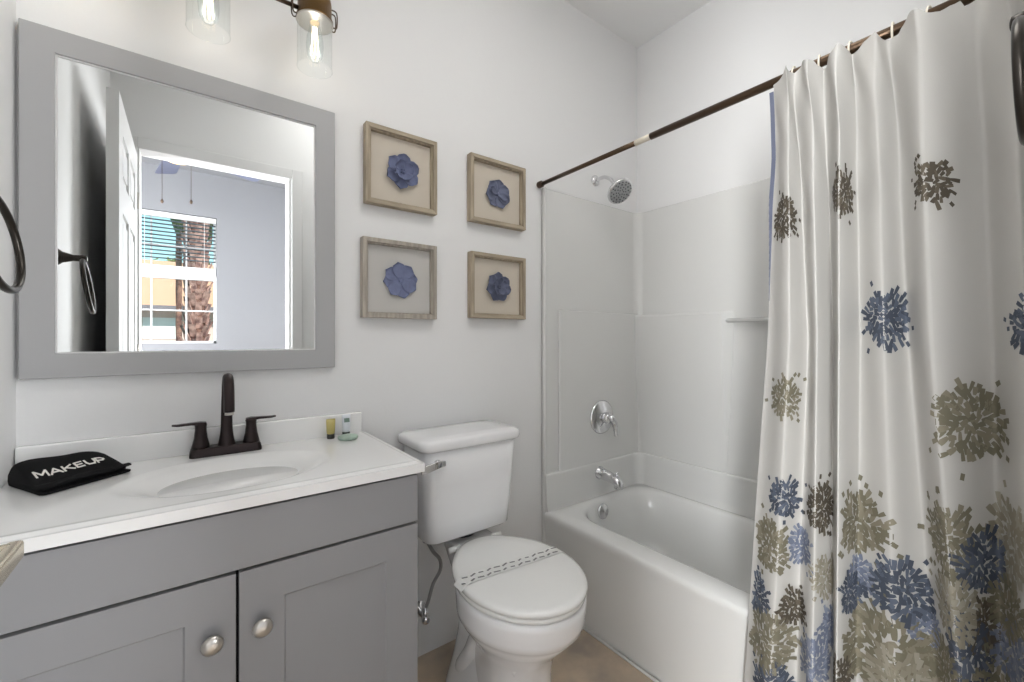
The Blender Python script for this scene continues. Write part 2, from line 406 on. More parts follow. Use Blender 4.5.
# ------------------------------------------------------------------ vanity light
vl = thing('vanity_light', (.34, -.06, 1.9), 'three-jar vanity light with clear glass shades and glowing bulbs above the mirror', 'lamp')
LY = -.12
obj('backplate', lathe(BM(), [(.062, 0), (.062, .012), (.05, .02)], (.34, -.002, 2.12), (0, -1, 0)), M_barm, vl, smooth=True)
bm = BM(); tube(bm, smooth_path([(.34, -.02, 2.12), (.34, -.09, 2.12), (.34, LY, 2.10), (.34, LY, 2.06)]), .006); obj('arm', bm, M_barm, vl, smooth=True)
bm = BM(); tube(bm, [(.10, LY, 2.018), (.581, LY, 2.018)], .0055); obj('bar', bm, M_barm, vl, smooth=True)
for jx in (.10, .34, .581):
    cap = obj('jar_cap', lathe(BM(), [(.012, 2.075), (.030, 2.070), (.041, 2.062), (.043, 2.05), (.043, 2.005), (.047, 2.004), (.047, 1.994), (.041, 1.994), (.041, 2.045), (.012, 2.05)], (jx, LY, 0), n=32), M_capm, vl, smooth=True)
    obj('rim_ring', lathe(BM(), [(.0445, 1.9935), (.0475, 1.9935), (.0475, 1.9975), (.0445, 1.9975)], (jx, LY, 0), n=32), M_nickel, cap, smooth=True)
    for s in (-1, 1):
        bm = BM(); tube(bm, smooth_path([(jx+s*.040, LY-.008, 2.045), (jx+s*.056, LY-.008, 2.04), (jx+s*.056, LY-.008, 2.0), (jx+s*.047, LY-.008, 1.996), (jx+s*.047, LY+.008, 1.996), (jx+s*.056, LY+.008, 2.0), (jx+s*.056, LY+.008, 2.04), (jx+s*.040, LY+.008, 2.045)], 4), .0018, 8)
        obj('bail_wire', bm, M_barm, cap, smooth=True)
    bm = BM(); lathe(bm, [(.043, 2.0), (.0445, 1.985), (.0445, 1.868), (.0455, 1.866), (.0435, 1.866)], (jx, LY, 0), n=40, cap0=False, cap1=False)
    obj('glass_jar', bm, M_glass, vl, smooth=True)
    obj('socket', lathe(BM(), [(.016, 2.05), (.018, 2.02), (.018, 1.996), (.012, 1.993)], (jx, LY, 0)), M_bulbin, vl, smooth=True)
    bm = BM(); lathe(bm, [(.012, 1.995), (.015, 1.975), (.021, 1.95), (.0225, 1.93), (.019, 1.90), (.010, 1.888), (.002, 1.885)], (jx, LY, 0), n=24, cap0=False)
    bu = obj('bulb', bm, M_glass, vl, smooth=True)
    bm = BM()
    for k in range(6):
        a = k*pi/3; r1, r2 = .005, .011
        tube(bm, [(jx+r1*cos(a), LY+r1*sin(a), 1.982), (jx+r2*cos(a+.4), LY+r2*sin(a+.4), 1.905)], .0012, 6)
    obj('filament', bm, M_fil, bu, smooth=True)
    light('bulb_light', 'POINT', (jx, LY, 1.94), 0.075, (1, .99, .97), .02)

# ------------------------------------------------------------------ towel rings
def towel_ring(name, base, axis, label, rot=0, tilt=0, plen=.06, R=.078):
    t = thing(name, base, label, 'towel ring', 'towel rings on the walls'); b = Vector(base); a = Vector(axis); u = a.cross(Vector((0, 0, 1)))
    obj('wall_post', lathe(BM(), [(.023, 0), (.023, .004), (.016, .012), (.009, plen*.7), (.0095, plen), (.011, plen+.004), (.010, plen+.014), (.004, plen+.016)], b, a), M_ringm, t, smooth=True)
    c = b+a*(plen+.006)+Vector((0, 0, -.006)); bm = BM()
    d = (u*cos(rot)+a*sin(rot)); dn = (Vector((0, 0, -1))*cos(tilt)+a*sin(tilt))
    tube(bm, [c+dn*R+d*R*sin(2*pi*k/48)-dn*R*cos(2*pi*k/48) for k in range(48)], .0058, 12, closed=True)
    obj('ring', bm, M_ringm, t, smooth=True)
towel_ring('towel_ring', (.001, -.385, 1.352), (1, 0, 0), 'dark bronze towel ring on the left wall beside the mirror', tilt=math.radians(8), rot=math.radians(-3), plen=.048, R=.076)
towel_ring('towel_ring', (1.13, -1.449, 1.515), (0, 1, 0), 'dark bronze towel ring at the top right edge in front of the curtain', tilt=math.radians(-1.5), plen=.087, R=.071)

# ------------------------------------------------------------------ things on the counter
# black cloth
fc = thing('face_cloth', (.1, -.13, .8215), 'folded black washcloth embroidered MAKEUP on the counter left of the faucet', 'washcloth')
Z0 = .8218
TL, TR, FL, FR = Vector((.022, -.117, 0)), Vector((.148, -.062, 0)), Vector((.078, -.218, 0)), Vector((.200, -.116, 0))
prof = [(-.26, 0), (-.32, .010), (-.30, .026), (-.16, .043), (.0, .049), (.12, .046), (.3, .038), (.5, .029), (.68, .020), (.78, .0165), (.88, .019), (.97, .0205), (1.05, .018), (1.07, .014), (1.03, .0135), (.94, .013), (.84, .009), (.84, .005), (.95, .0045), (1.03, .004), (1.03, .0), (.45, 0)]
def clothp(w, q, h):
    p = TL.lerp(TR, w).lerp(FL.lerp(FR, w), q)
    k = 1-.28*max(0, (w-.6)/.4)**2*(1-max(0, q)) - .04*max(0, (.15-w)/.15)
    wob = .0014*sin(w*9+q*4)
    return Vector((p.x, p.y, Z0+max(0, h*k+(wob if h > .01 else 0))))
bm = BM(); K = 26
rings = []
for i in range(K+1):
    w = i/K; e = 1-.12*(max(0, abs(w-.5)-.44)/.06)**2
    rings.append([clothp(w, .35+(q-.35)*e, h*e) for q, h in prof])
loft(bm, rings)
cl = obj('cloth', bm, M_black, fc, smooth=True)
bm = BM()
GL = {'M': [[(0, 0), (0, 1)], [(0, 1), (.5, .25)], [(.5, .25), (1, 1)], [(1, 1), (1, 0)]], 'A': [[(0, 0), (.5, 1)], [(.5, 1), (1, 0)], [(.2, .33), (.8, .33)]],
      'K': [[(0, 0), (0, 1)], [(0, .42), (.92, 1)], [(.25, .58), (1, 0)]], 'E': [[(.05, 0), (.05, 1)], [(0, 1), (.9, 1)], [(0, .5), (.8, .5)], [(0, 0), (.9, 0)]],
      'U': [[(0, 1), (0, .35)], [(0, .38), (.2, .04)], [(.14, .04), (.86, .04)], [(.8, .04), (1, .38)], [(1, .35), (1, 1)]], 'P': [[(0, 0), (0, 1)], [(0, 1), (.7, 1)], [(.65, 1), (.95, .78)], [(.95, .80), (.95, .62)], [(.95, .64), (.65, .42)], [(.7, .42), (0, .42)]]}
xo = -.0605
for ch, wl_ in zip('MAKEUP', (.0185, .0185, .0160, .0140, .0155, .0150)):
    for k_, (p, q) in enumerate(GL[ch]):
        p = Vector((xo+p[0]*wl_, (p[1]-.5)*.0160, 0)); q = Vector((xo+q[0]*wl_, (q[1]-.5)*.0160, 0)); d = (q-p).normalized(); n_ = Vector((-d.y, d.x, 0))*.00165
        p = p-d*.0008; q = q+d*.0008; N = 6; zz = k_*.00003
        loft(bm, [[p.lerp(q, i/N)-n_+Vector((0, 0, zz)), p.lerp(q, i/N)+n_+Vector((0, 0, zz)), p.lerp(q, i/N)+n_+Vector((0, 0, zz+.0006)), p.lerp(q, i/N)-n_+Vector((0, 0, zz+.0006))] for i in range(N+1)])
    xo += wl_+.0042
hp = sorted([(q, h) for q, h in prof[4:11]])
def hq(q):
    for (a, b), (c, d) in zip(hp, hp[1:]):
        if a <= q <= c: return b+(d-b)*(q-a)/(c-a)
    return hp[-1][1]
for v in bm.verts:
    w = .46+v.co.x/.155; q = .50-v.co.y/.10-.06*(w-.5)
    p = clothp(w, q, hq(q)); v.co = p+Vector((.0006, -.0008, .0016+v.co.z))
obj('lettering', bm, M_white, cl)
# toiletries
M_yel = mat('yellow_shampoo', (186, 172, 104), .3, coat=.3); M_dk = mat('black_cap', (34, 34, 30), .4); M_tubew = mat('white_tube', (222, 226, 232), .3); M_grn = mat('dark_green_cap', (38, 52, 48), .4)
M_soap = mat('green_soap', (176, 196, 180), .5, rgb2=(160, 178, 166), nscale=60); M_lab = mat('green_label', (118, 138, 128), .6)
def minitube(name, x, y, m, mc, label, hh):
    t = thing(name, (x, y, .8205), label, 'toiletry bottle')
    bm = BM(); loft(bm, [[(x+rx*cos(a)*.999, y+ry*sin(a), .8205+z) for a in [2*pi*k/20 for k in range(20)]] for rx, ry, z in ((.0105, .0105, .014), (.0115, .0105, .018), (.0125, .009, .035), (.0130, .006, hh-.008), (.0130, .0015, hh))])
    b = obj('tube_body', bm, m, t, smooth=True)
    obj('cap', lathe(BM(), [(.0105, 0), (.011, .001), (.011, .0135), (.010, .0145)], (x, y, .8205)), mc, t, smooth=True)
    return t, b
minitube('shampoo_bottle', .640, -.052, M_yel, M_dk, 'small yellow toiletry bottle with black cap at the counter corner', .058)
t, b = minitube('lotion_tube', .685, -.050, M_tubew, M_grn, 'small white toiletry tube with dark cap nearest the counter corner', .066)
bm = BM(); loft(bm, [[(.685+s, -.0595+dy, .8205+z) for s in (-.008, 0, .008)] for z, dy in ((.044, .0005), (.056, .003))], False, False, False)
obj('label', bm, M_lab, b)
bm = BM(); lathe(bm, [(.020, 0), (.027, .002), (.029, .006), (.027, .0105), (.018, .013), (.004, .0135)], (.678, -.093, .8205), n=28)
tag(obj('soap_bar', bm, M_soap, smooth=True), 'round pale green wrapped soap lying beside the two little bottles', 'soap')

# ------------------------------------------------------------------ framed flowers
def flower(kind, cx, cz, y, par, m):
    fl = None; layers = {0: [(6, .062, .026, 1.5, .8), (4, .036, .021, .55, 1.3)], 1: [(7, .059, .0265, 1.45, .5), (2, .045, .015, -.3, .9)], 2: [(8, .062, .0245, .2, .45)], 3: [(7, .060, .024, 1.57, .75), (5, .036, .019, .4, 1.2)]}[kind]
    dep = .002
    for li, (n, rc, rl, a0, cup) in enumerate(layers):
        for k in range(n):
            a = a0+2*pi*k/n+random.uniform(-.08, .08); bm = BM(); R = []
            N1, N2 = 7, 7; ww = 0
            for i in range(N1+1):
                u = i/N1; row = []
                half = rl*(math.sqrt(max(0, 1-((u-.60)/.405)**2)) if u > .60 else .22+.78*sin(pi/2*u/.60))
                rad = .003+u*(rc-.003)
                for j in range(N2+1):
                    v = j/N2*2-1
                    rr = rad*(1-.05*v*v*u); lat = v*half
                    x = cx+rr*cos(a)-lat*sin(a); z = cz+rr*sin(a)+lat*cos(a)
                    d = dep+li*.006+cup*.010*u*u+cup*.009*v*v*u+(.0012*k % .003)
                    row.append(bm.verts.new((x, y-d, z)))
                R.append(row)
            for i in range(N1):
                for j in range(N2): bm.faces.new((R[i][j], R[i][j+1], R[i+1][j+1], R[i+1][j]))
            fpar = fl if fl else par
            o = obj('flower' if fl is None else 'petal', bm, m, fpar, smooth=True)
            s = o.modifiers.new('solid', 'SOLIDIFY'); s.thickness = .0009
            if fl is None: fl = o
    bm = BM()
    if kind in (1, 2):
        lathe(bm, [(.008, 0), (.0075, .004), (.003, .007)], (cx, y-.004, cz), (0, -1, 0), 14)
    else:
        for k in range(5):
            a = 2*pi*k/5; lathe(bm, [(.004, 0), (.005, .006), (.002, .013)], (cx+.005*cos(a), y-.010, cz+.005*sin(a)), (0, -1, 0), 8)
    obj('flower_centre', bm, m, fl, smooth=True)
def shadow_frame(x0, x1, z0, z1, kind, label, wood, woodh, back, pm):
    t = thing('picture_frame', ((x0+x1)/2, -.002, z0), label, 'picture', 'framed paper flowers on the back wall'); w = .0145; ya = -.032
    for a, b in ((x0, x0+w), (x1-w, x1)):
        bm = BM(); q = [(a, z0), (b, z0+w if b < x1 else z0), (b, z1-w if b < x1 else z1), (a, z1)] if b < x1 else [(a, z0+w), (b, z0), (b, z1), (a, z1-w)]
        loft(bm, [[(p[0], yy, p[1]) for p in q] for yy in (-.002, ya)]); obj('frame_side', bm, wood, t, bevel=.0012)
    for a, b in ((z0, z0+w), (z1-w, z1)):
        bm = BM(); q = [(x0, a), (x1, a), (x1-w, b), (x0+w, b)] if a == z0 else [(x0+w, a), (x1-w, a), (x1, b), (x0, b)]
        loft(bm, [[(p[0], yy, p[1]) for p in q] for yy in (-.002, ya)]); obj('frame_rail', bm, woodh, t, bevel=.0012)
    bm = BM(); mitre(bm, x0+w-.001, x1-w+.001, z0+w-.001, z1-w+.001, .005, -.024, -.005); obj('inner_spacer', bm, wood, t)
    obj('backing', B(x0+w-.002, x1-w+.002, -.010, -.004, z0+w-.002, z1-w+.002), back, t)
    flower(kind, (x0+x1)/2+.002, (z0+z1)/2, -.009, t, pm)
shadow_frame(.752, 1.003, 1.555, 1.812, 0, 'wooden box frame with deep-petalled blue paper flower, upper left nearest the mirror top', M_wood, M_wood_h, M_mat, M_petal)
shadow_frame(.742, 1.002, 1.186, 1.444, 2, 'greyer wooden box frame with flat round blue paper flower, directly below the upper left one', M_wood_g, M_wood_g, M_mat_g, M_petal)
shadow_frame(1.142, 1.405, 1.561, 1.814, 1, 'wooden box frame with rounded dusky blue paper flower, upper right nearest the shower rod', M_wood, M_wood_h, M_mat, M_petal2)
shadow_frame(1.144, 1.405, 1.196, 1.446, 3, 'wooden box frame with layered blue paper blossom, lower right above the toilet tank', M_wood, M_wood_h, M_mat, M_petal2)

# ------------------------------------------------------------------ toilet
tx = 1.05
to_ = thing('toilet', (tx, -.35, 0), 'white two-piece toilet with closed lid between vanity and bathtub', 'toilet')
def egg(z, hw, yf, yb, cx=tx+.008, yc=-.425, n=56, back=.30, p=2.4):
    out = []
    for k in range(n):
        a = 2*pi*k/n; s, c = sin(a), cos(a)
        if s <= 0: x, y = hw*c, yc+(yc-yf)*s
        else:
            e = 2/p; x = hw*abs(c)**e*(1 if c >= 0 else -1); y = yc+(yb-yc)*abs(s)**e; x *= 1-back*((y-yc)/(yb-yc))**2
        out.append((cx+x, y, z))
    return out
bm = BM()
S = [(0.0, .108, -.545, -.20), (.012, .110, -.547, -.20), (.03, .104, -.54, -.20), (.10, .095, -.525, -.20), (.18, .094, -.522, -.20), (.235, .100, -.535, -.20), (.275, .119, -.562, -.20), (.305, .143, -.592, -.20), (.33, .159, -.612, -.21), (.342, .163, -.617, -.22), (.348, .170, -.628, -.22), (.365, .172, -.632, -.22), (.40, .174, -.636, -.22), (.416, .174, -.636, -.22), (.421, .170, -.632, -.225)]
loft(bm, [egg(*s) for s in S])
# rear shelf under the tank
loft(bm, [rrect(tx+.008, -.185, hx, hy, .03, z) for hx, hy, z in ((.045, .05, .28), (.055, .06, .34), (.070, .075, .40), (.078, .08, .43), (.078, .08, .447), (.074, .076, .453))])
obj('bowl', bm, M_porc, to_, smooth=True)
bm = BM()
loft(bm, [rrect(tx, -.30, hx, hy, .07, z) for hx, hy, z in ((.100, .155, 0), (.103, .158, .012), (.102, .157, .03), (.096, .15, .06), (.080, .14, .13), (.072, .13, .20), (.066, .12, .29))])
obj('foot', bm, M_porc, to_, smooth=True)
for s in (-1, 1):
    bm = BM(); tube(bm, smooth_path([(tx+s*.04, -.50, .24), (tx+s*.060, -.42, .27), (tx+s*.062, -.34, .25), (tx+s*.062, -.29, .17), (tx+s*.062, -.24, .10), (tx+s*.04, -.19, .04)], 6), [.028]*31, 16)
    obj('trapway_bulge', bm, M_porc, to_, smooth=True)
    obj('bolt_cap', lathe(BM(), [(.013, 0), (.013, .008), (.008, .016), (.002, .018)], (tx+s*.088, -.25, .045)), M_porc, to_, smooth=True)
bm = BM(); loft(bm, [egg(z, h, yf, yb) for z, h, yf, yb in ((.423, .166, -.628, -.20), (.425, .172, -.634, -.195), (.434, .172, -.634, -.195), (.436, .169, -.631, -.198))])
obj('seat', bm, M_seat, to_, smooth=True)
bm = BM(); loft(bm, [egg(z, h, yf, yb) for z, h, yf, yb in ((.438, .170, -.634, -.19), (.441, .175, -.639, -.186), (.450, .176, -.640, -.185), (.455, .172, -.636, -.188), (.458, .160, -.622, -.20), (.4595, .12, -.57, -.24), (.460, .06, -.49, -.32))])
obj('seat_lid', bm, M_seat, to_, smooth=True)
for s in (-1, 1):
    bm = BM(); tube(bm, [(tx+.008+s*.06, -.196, .445), (tx+.008+s*.10, -.196, .445)], .010, 12); obj('hinge', bm, M_seat, to_, smooth=True)
bm = BM(); loft(bm, [rrect(tx-.008, y, hx, hy, .035, z) for hx, hy, y, z in ((.150, .080, -.118, .478), (.157, .086, -.120, .486), (.161, .088, -.121, .54), (.168, .093, -.124, .66), (.175, .097, -.126, .775))])
obj('tank', bm, M_porc, to_, smooth=True)
obj('tank_gasket', lathe(BM(), [(.045, .448), (.045, .482)], (tx, -.12, 0)), M_gap, to_)
bm = BM(); loft(bm, [rrect(tx-.008, -.125, hx, hy, .035, z) for hx, hy, z in ((.180, .100, .772), (.188, .105, .776), (.191, .107, .783), (.191, .107, .797), (.187, .104, .804), (.176, .095, .808), (.12, .06, .810))])
obj('tank_lid', bm, M_porc, to_, smooth=True)
bm = BM(); lathe(bm, [(.012, 0), (.012, .008), (.009, .012)], (.905, -.219, .738), (0, -1, 0))
loft(bm, [[(x, y-.005, z-h), (x, y-.005, z+h), (x, y+.004, z+h), (x, y+.004, z-h)] for x, y, z, h in ((.926, -.234, .738, .008), (.905, -.237, .739, .0105), (.885, -.238, .736, .0115), (.862, -.236, .731, .0125), (.846, -.234, .728, .010))])
obj('flush_lever', bm, M_chrome, to_, bevel=.002)
# sanitary paper strip
st = thing('paper_strip', (tx, -.41, .46), 'white printed paper band lying across the closed toilet lid', 'paper strip')
bm = BM(); K = 40; rows = []
def strip_z(x):
    d = abs(x-(tx+.008)); return .4612 if d < .155 else .4612-((d-.155)/.024)**2*.012
XS = [tx+.008-.181+.362*i/K for i in range(K+1)]
def strip_y(x): return -.405-.012*sin((x-tx)*9)
for i, x in enumerate(XS): rows.append([(x, strip_y(x)-.021, strip_z(x)), (x, strip_y(x)+.021, strip_z(x)), (x, strip_y(x)+.021, strip_z(x)+.0006), (x, strip_y(x)-.021, strip_z(x)+.0006)])
loft(bm, rows); sb_ = obj('paper_band', bm, M_paper, st)
bm = BM()
for i in range(26):
    x = tx+.008-.165+i*.0128; yy = strip_y(x)+(.012 if i % 2 else -.012)*(.9); a = .35 if (i//2) % 2 else -.25
    L2, h2 = random.uniform(.006, .011), .0028
    for vv in [[(x+dx*L2*cos(a)-dy*h2*sin(a), yy+dx*L2*sin(a)+dy*h2*cos(a), strip_z(x)+.0013) for dx, dy in ((-1, -1), (1, -1), (1, 1), (-1, 1))]]:
        bm.faces.new([bm.verts.new(p) for p in vv])
obj('print_marks', bm, M_print, sb_)
# water supply
ws = thing('water_supply', (.95, -.03, .17), 'chrome stop valve with braided hose below the toilet tank', 'water valve')
bm = BM(); lathe(bm, [(.028, 0), (.028, .003), (.012, .006), (.010, .045)], (.945, -.001, .17), (0, -1, 0)); obj('wall_flange', bm, M_chrome, ws, smooth=True)
bm = BM(); lathe(bm, [(.012, 0), (.014, .004), (.014, .022), (.010, .026)], (.945, -.055, .17), (-.3, -.95, 0)); 
lathe(bm, [(.011, -.012), (.011, .032)], (.945, -.055, .172)); obj('stop_valve', bm, M_chrome, ws, smooth=True)
bm = BM(); tube(bm, smooth_path([(.948, -.055, .20), (.950, -.072, .235), (.965, -.075, .285), (.990, -.078, .325), (.985, -.085, .365), (.955, -.095, .405), (.925, -.11, .455)], 8), .0058, 12); obj('braided_hose', bm, M_braid, ws, smooth=True)
bm = BM(); lathe(bm, [(.011, 0), (.014, .003), (.014, .022), (.011, .026)], (.922, -.11, .452)); obj('coupling_nut', bm, M_chrome, ws, smooth=True)

# ------------------------------------------------------------------ bathtub
tb = thing('bathtub', (1.85, -.73, 0), 'white acrylic alcove bathtub with flat apron beside the toilet', 'bathtub')
tx0, tx1, ty0, ty1, tz = 1.509, 2.158, -1.428, -.022, .382
def rr2(x0, x1, y0, y1, r, z, n=10): return rrect((x0+x1)/2, (y0+y1)/2, (x1-x0)/2, (y1-y0)/2, r, z, n)
bm = BM()
rings = [rr2(tx0+.018, tx1, ty0, ty1, .004, .0), rr2(tx0+.012, tx1, ty0, ty1, .004, .10), rr2(tx0+.010, tx1, ty0, ty1, .004, .30), rr2(tx0+.002, tx1, ty0, ty1, .005, .345), rr2(tx0, tx1, ty0, ty1, .006, .360), rr2(tx0+.001, tx1, ty0, ty1, .008, .372), rr2(tx0+.008, tx1-.002, ty0+.002, ty1-.002, .012, tz),
         rr2(1.592, 2.118, -1.36, -.072, .16, tz), rr2(1.602, 2.108, -1.35, -.082, .158, tz-.004), rr2(1.610, 2.100, -1.34, -.090, .155, tz-.014), rr2(1.622, 2.088, -1.31, -.102, .15, .30), rr2(1.640, 2.070, -1.24, -.125, .14, .17), rr2(1.665, 2.045, -1.17, -.15, .13, .10), rr2(1.71, 2.0, -1.10, -.20, .11, .075), rr2(1.80, 1.91, -.8, -.4, .05, .07)]
loft(bm, rings, cap0=False)
obj('tub_body', bm, M_tub, tb, smooth=True, recalc=True)
bm = BM(); lathe(bm, [(.034, 0), (.034, .004), (.028, .009), (.008, .010), (.006, .013), (.002, .014)], (1.795, -.101, .338), (0, -1, .12)); obj('overflow_plate', bm, M_chrome, tb, smooth=True)
bm = BM(); lathe(bm, [(.03, 0), (.03, .003), (.01, .006)], (1.855, -.30, .078)); obj('drain', bm, M_chrome, tb, smooth=True)

# ------------------------------------------------------------------ moulded wall surround
su = thing('tub_surround', (1.85, -.73, .38), 'glossy white moulded shower surround on three walls above the tub', 'shower surround')
TOP = 1.765
def spanel(name, rows): obj(name, rows, M_surr, su, bevel=.006, seg=3)
bm = BM()
box(bm, 1.514, 2.179, -.014, -.001, .53, TOP)               # back skin
box(bm, 1.514, 1.530, -.024, -.001, .10, TOP)               # front flange
spanel('end_panel', bm)
bm = BM(); box(bm, 1.60, 2.17, -.026, -.012, .50, 1.245); spanel('end_raised_panel', bm)
bm = BM(); box(bm, 2.164, 2.179, -1.449, -.001, .53, TOP); spanel('long_panel', bm)
# raised lower field whose end face tapers away towards the tub
bm = BM()
def wedge(bm, y0, y1, z0, z1, d0, d1, x=2.166):
    v = [bm.verts.new(p) for p in ((x, y0, z0), (x, y1, z0), (x-d0, y1, z0), (x-d0, y0, z0), (x, y0, z1), (x, y1, z1), (x-d1, y1, z1), (x-d1, y0, z1))]
    for f in ((0, 1, 2, 3), (7, 6, 5, 4), (0, 4, 5, 1), (1, 5, 6, 2), (2, 6, 7, 3), (3, 7, 4, 0)): bm.faces.new([v[i] for i in f])
x = 2.166
loft(bm, [[(x, -.005, z), (x, -.474-t*.9, z), (x-t*.15-.002, -.474-t*.85, z), (x-t, -.474, z), (x-t, -.005, z)] for z, t in ((.50, .002), (.70, .013), (.9, .026), (1.05, .034), (1.225, .040), (1.236, .034))]); spanel('long_raised_panel', bm)
bm = BM(); wedge(bm, -1.445, -1.02, .55, 1.238, .006, .040); spanel('far_raised_panel', bm)
bm = BM(); box(bm, 1.53, 2.179, -1.449, -1.436, .38, TOP); spanel('near_end_panel', bm)
# corner cove
bm = BM()
for sy in (-1,):
    rings = []
    for z in (.53, TOP):
        r = [(2.179, -.001, z)]+[(2.166-.05+.05*sin(a), -.012-.05+.05*cos(a), z) for a in [pi/2*k/8 for k in range(9)]]
        rings.append(r)
    loft(bm, rings)
obj('corner_cove', bm, M_surr, su)
# upstand ledge
bm = BM()
rr_ = [( .012, .383), (.012, .50), (.016, .522), (.022, .532), (.030, .536), (.034, .532), (.034, .50), (.038, .40), (.040, .384)]
path = [(1.516, 0), (2.179-.0, 0), (2.179, -1.449)]
def led(px, py, nx, ny): return [(px+nx*d, py+ny*d, z) for d, z in ((0, .374), (0, .534), (.016, .536), (.026, .534), (.030, .526), (.032, .50), (.034, .42), (.044, .374))]
rings = [led(1.516, -.001, 0, -1)]
rings.append(led(2.10, -.001, 0, -1))
for k in range(1, 9):
    a = pi/2*k/9; pc = Vector((2.10, -.08, 0)); d = Vector((sin(a), cos(a), 0)); p = pc+d*.079
    rings.append(led(p.x, p.y, -d.x, -d.y))
rings.append(led(2.179, -.08, -1, 0)); rings.append(led(2.179, -1.449, -1, 0))
loft(bm, rings)
obj('ledge', bm, M_surr, su, bevel=.003)
bm = BM(); tube(bm, [(2.145, -.470, 1.195), (2.145, -1.03, 1.195)], .0085, 12); obj('towel_bar', bm, M_surr, su, smooth=True)
bm = BM(); box(bm, 2.130, 2.160, -.4765, -.4735, 1.185, 1.21); obj('bar_socket', bm, mat('socket_grey', (150, 150, 150), .4), su, bevel=.001)

# ------------------------------------------------------------------ shower fittings
sh = thing('shower_fixture', (1.855, -.0, 1.87), 'round chrome shower head on a short curved arm below the rod', 'shower head')
obj('flange', lathe(BM(), [(.026, 0), (.026, .004), (.014, .012)], (1.855, -.001, 1.872), (0, -1, 0)), M_chrome, sh, smooth=True)
bm = BM(); tube(bm, smooth_path([(1.855, -.005, 1.872), (1.86, -.05, 1.876), (1.860, -.088, 1.856), (1.862, -.110, 1.828)]), .0085, 14); obj('arm', bm, M_chrome, sh, smooth=True)
hd = Vector((-.10, -.66, -.66)).normalized(); hc = Vector((1.862, -.118, 1.812))
obj('swivel', lathe(BM(), [(.010, -.012), (.015, -.004), (.015, .010), (.010, .016)], hc, hd), M_chrome, sh, smooth=True)
bm = BM(); lathe(bm, [(.012, .010), (.022, .018), (.047, .028), (.060, .036), (.062, .042), (.060, .048), (.055, .049)], hc, hd, 40); ho = obj('head', bm, M_chrome, sh, smooth=True)
M_face = mat('spray_face', (176, 178, 180), .45, .2); M_noz = mat('nozzle_grey', (96, 98, 102), .6)
obj('spray_face', lathe(BM(), [(.0545, .0485), (.053, .0505), (.01, .0515)], hc, hd, 40), M_face, ho, smooth=True)
bm = BM(); u, v = frame_of(hd)
for r, n in ((.012, 6), (.024, 10), (.037, 12), (.049, 18)):
    for k in range(n):
        a = 2*pi*k/n+r*40; lathe(bm, [(.0034 if r != .037 else .0045, .050), (.0026, .0535)], hc+r*(cos(a)*u+sin(a)*v), hd, 8)
no = obj('nozzles', bm, M_noz, ho); no['kind'] = 'stuff'
va = thing('shower_valve', (1.872, -.026, .74), 'round chrome shower valve with single lever on the surround', 'shower valve')
obj('escutcheon', lathe(BM(), [(.080, 0), (.080, .004), (.072, .010), (.045, .013), (.030, .020)], (1.872, -.026, .744), (0, -1, 0), 40), M_chrome, va, smooth=True)
obj('hub', lathe(BM(), [(.026, .015), (.026, .045), (.020, .055), (.005, .058)], (1.872, -.026, .744), (0, -1, 0)), M_chrome, va, smooth=True)
bm = BM(); tube(bm, smooth_path([(1.872, -.070, .748), (1.878, -.084, .744), (1.890, -.090, .722), (1.896, -.090, .690), (1.898, -.092, .662)], 6), [.016]*8+[.013]*8+[.010]*9, 14); obj('lever', bm, M_chrome, va, smooth=True)
tsp = thing('tub_spout', (1.85, -.034, .47), 'chrome tub spout on the ledge under the shower valve', 'tub spout')
bm = BM(); loft(bm, [[(1.850+rx*cos(a), y, z+rz*sin(a)) for a in [2*pi*k/20 for k in range(20)]] for y, z, rx, rz in ((-.030, .485, .030, .030), (-.037, .485, .031, .031), (-.040, .485, .026, .027), (-.09, .482, .0235, .024), (-.13, .474, .0215, .022), (-.15, .465, .020, .021), (-.162, .455, .014, .016))])
lathe(bm, [(.017, 0), (.016, .022)], (1.850, -.140, .440)); lathe(bm, [(.004, 0), (.004, .014), (.007, .016), (.007, .022)], (1.850, -.135, .488))
obj('spout', bm, M_chrome, tsp, smooth=True)

# ------------------------------------------------------------------ shower rod
ro = thing('shower_rod', (1.5, -.72, 1.775), 'long bronze tension shower rod running from the back wall over the tub edge', 'curtain rod')
bm = BM(); tube(bm, [(1.5, -.012, 1.775), (1.5, -.56, 1.775)], .0085, 16); obj('inner_tube', bm, M_rod, ro, smooth=True)
bm = BM(); tube(bm, [(1.5, -.56, 1.775), (1.5, -1.44, 1.775)], .0112, 16); obj('outer_tube', bm, M_rod, ro, smooth=True)
obj('end_cap', lathe(BM(), [(.013, 0), (.0145, .004), (.0135, .022), (.009, .026)], (1.5, -.001, 1.775), (0, -1, 0)), M_gap if False else M_barm, ro, smooth=True)
obj('end_cap', lathe(BM(), [(.013, 0), (.0145, .004), (.0135, .022), (.009, .026)], (1.5, -1.449, 1.775), (0, 1, 0)), M_barm, ro, smooth=True)
bm = BM(); tube(bm, [(1.5, -.500, 1.775), (1.5, -.562, 1.775)], .0098, 16); tag(obj('joint_sleeve', bm, M_cream, ro, smooth=True), 'white sleeve')

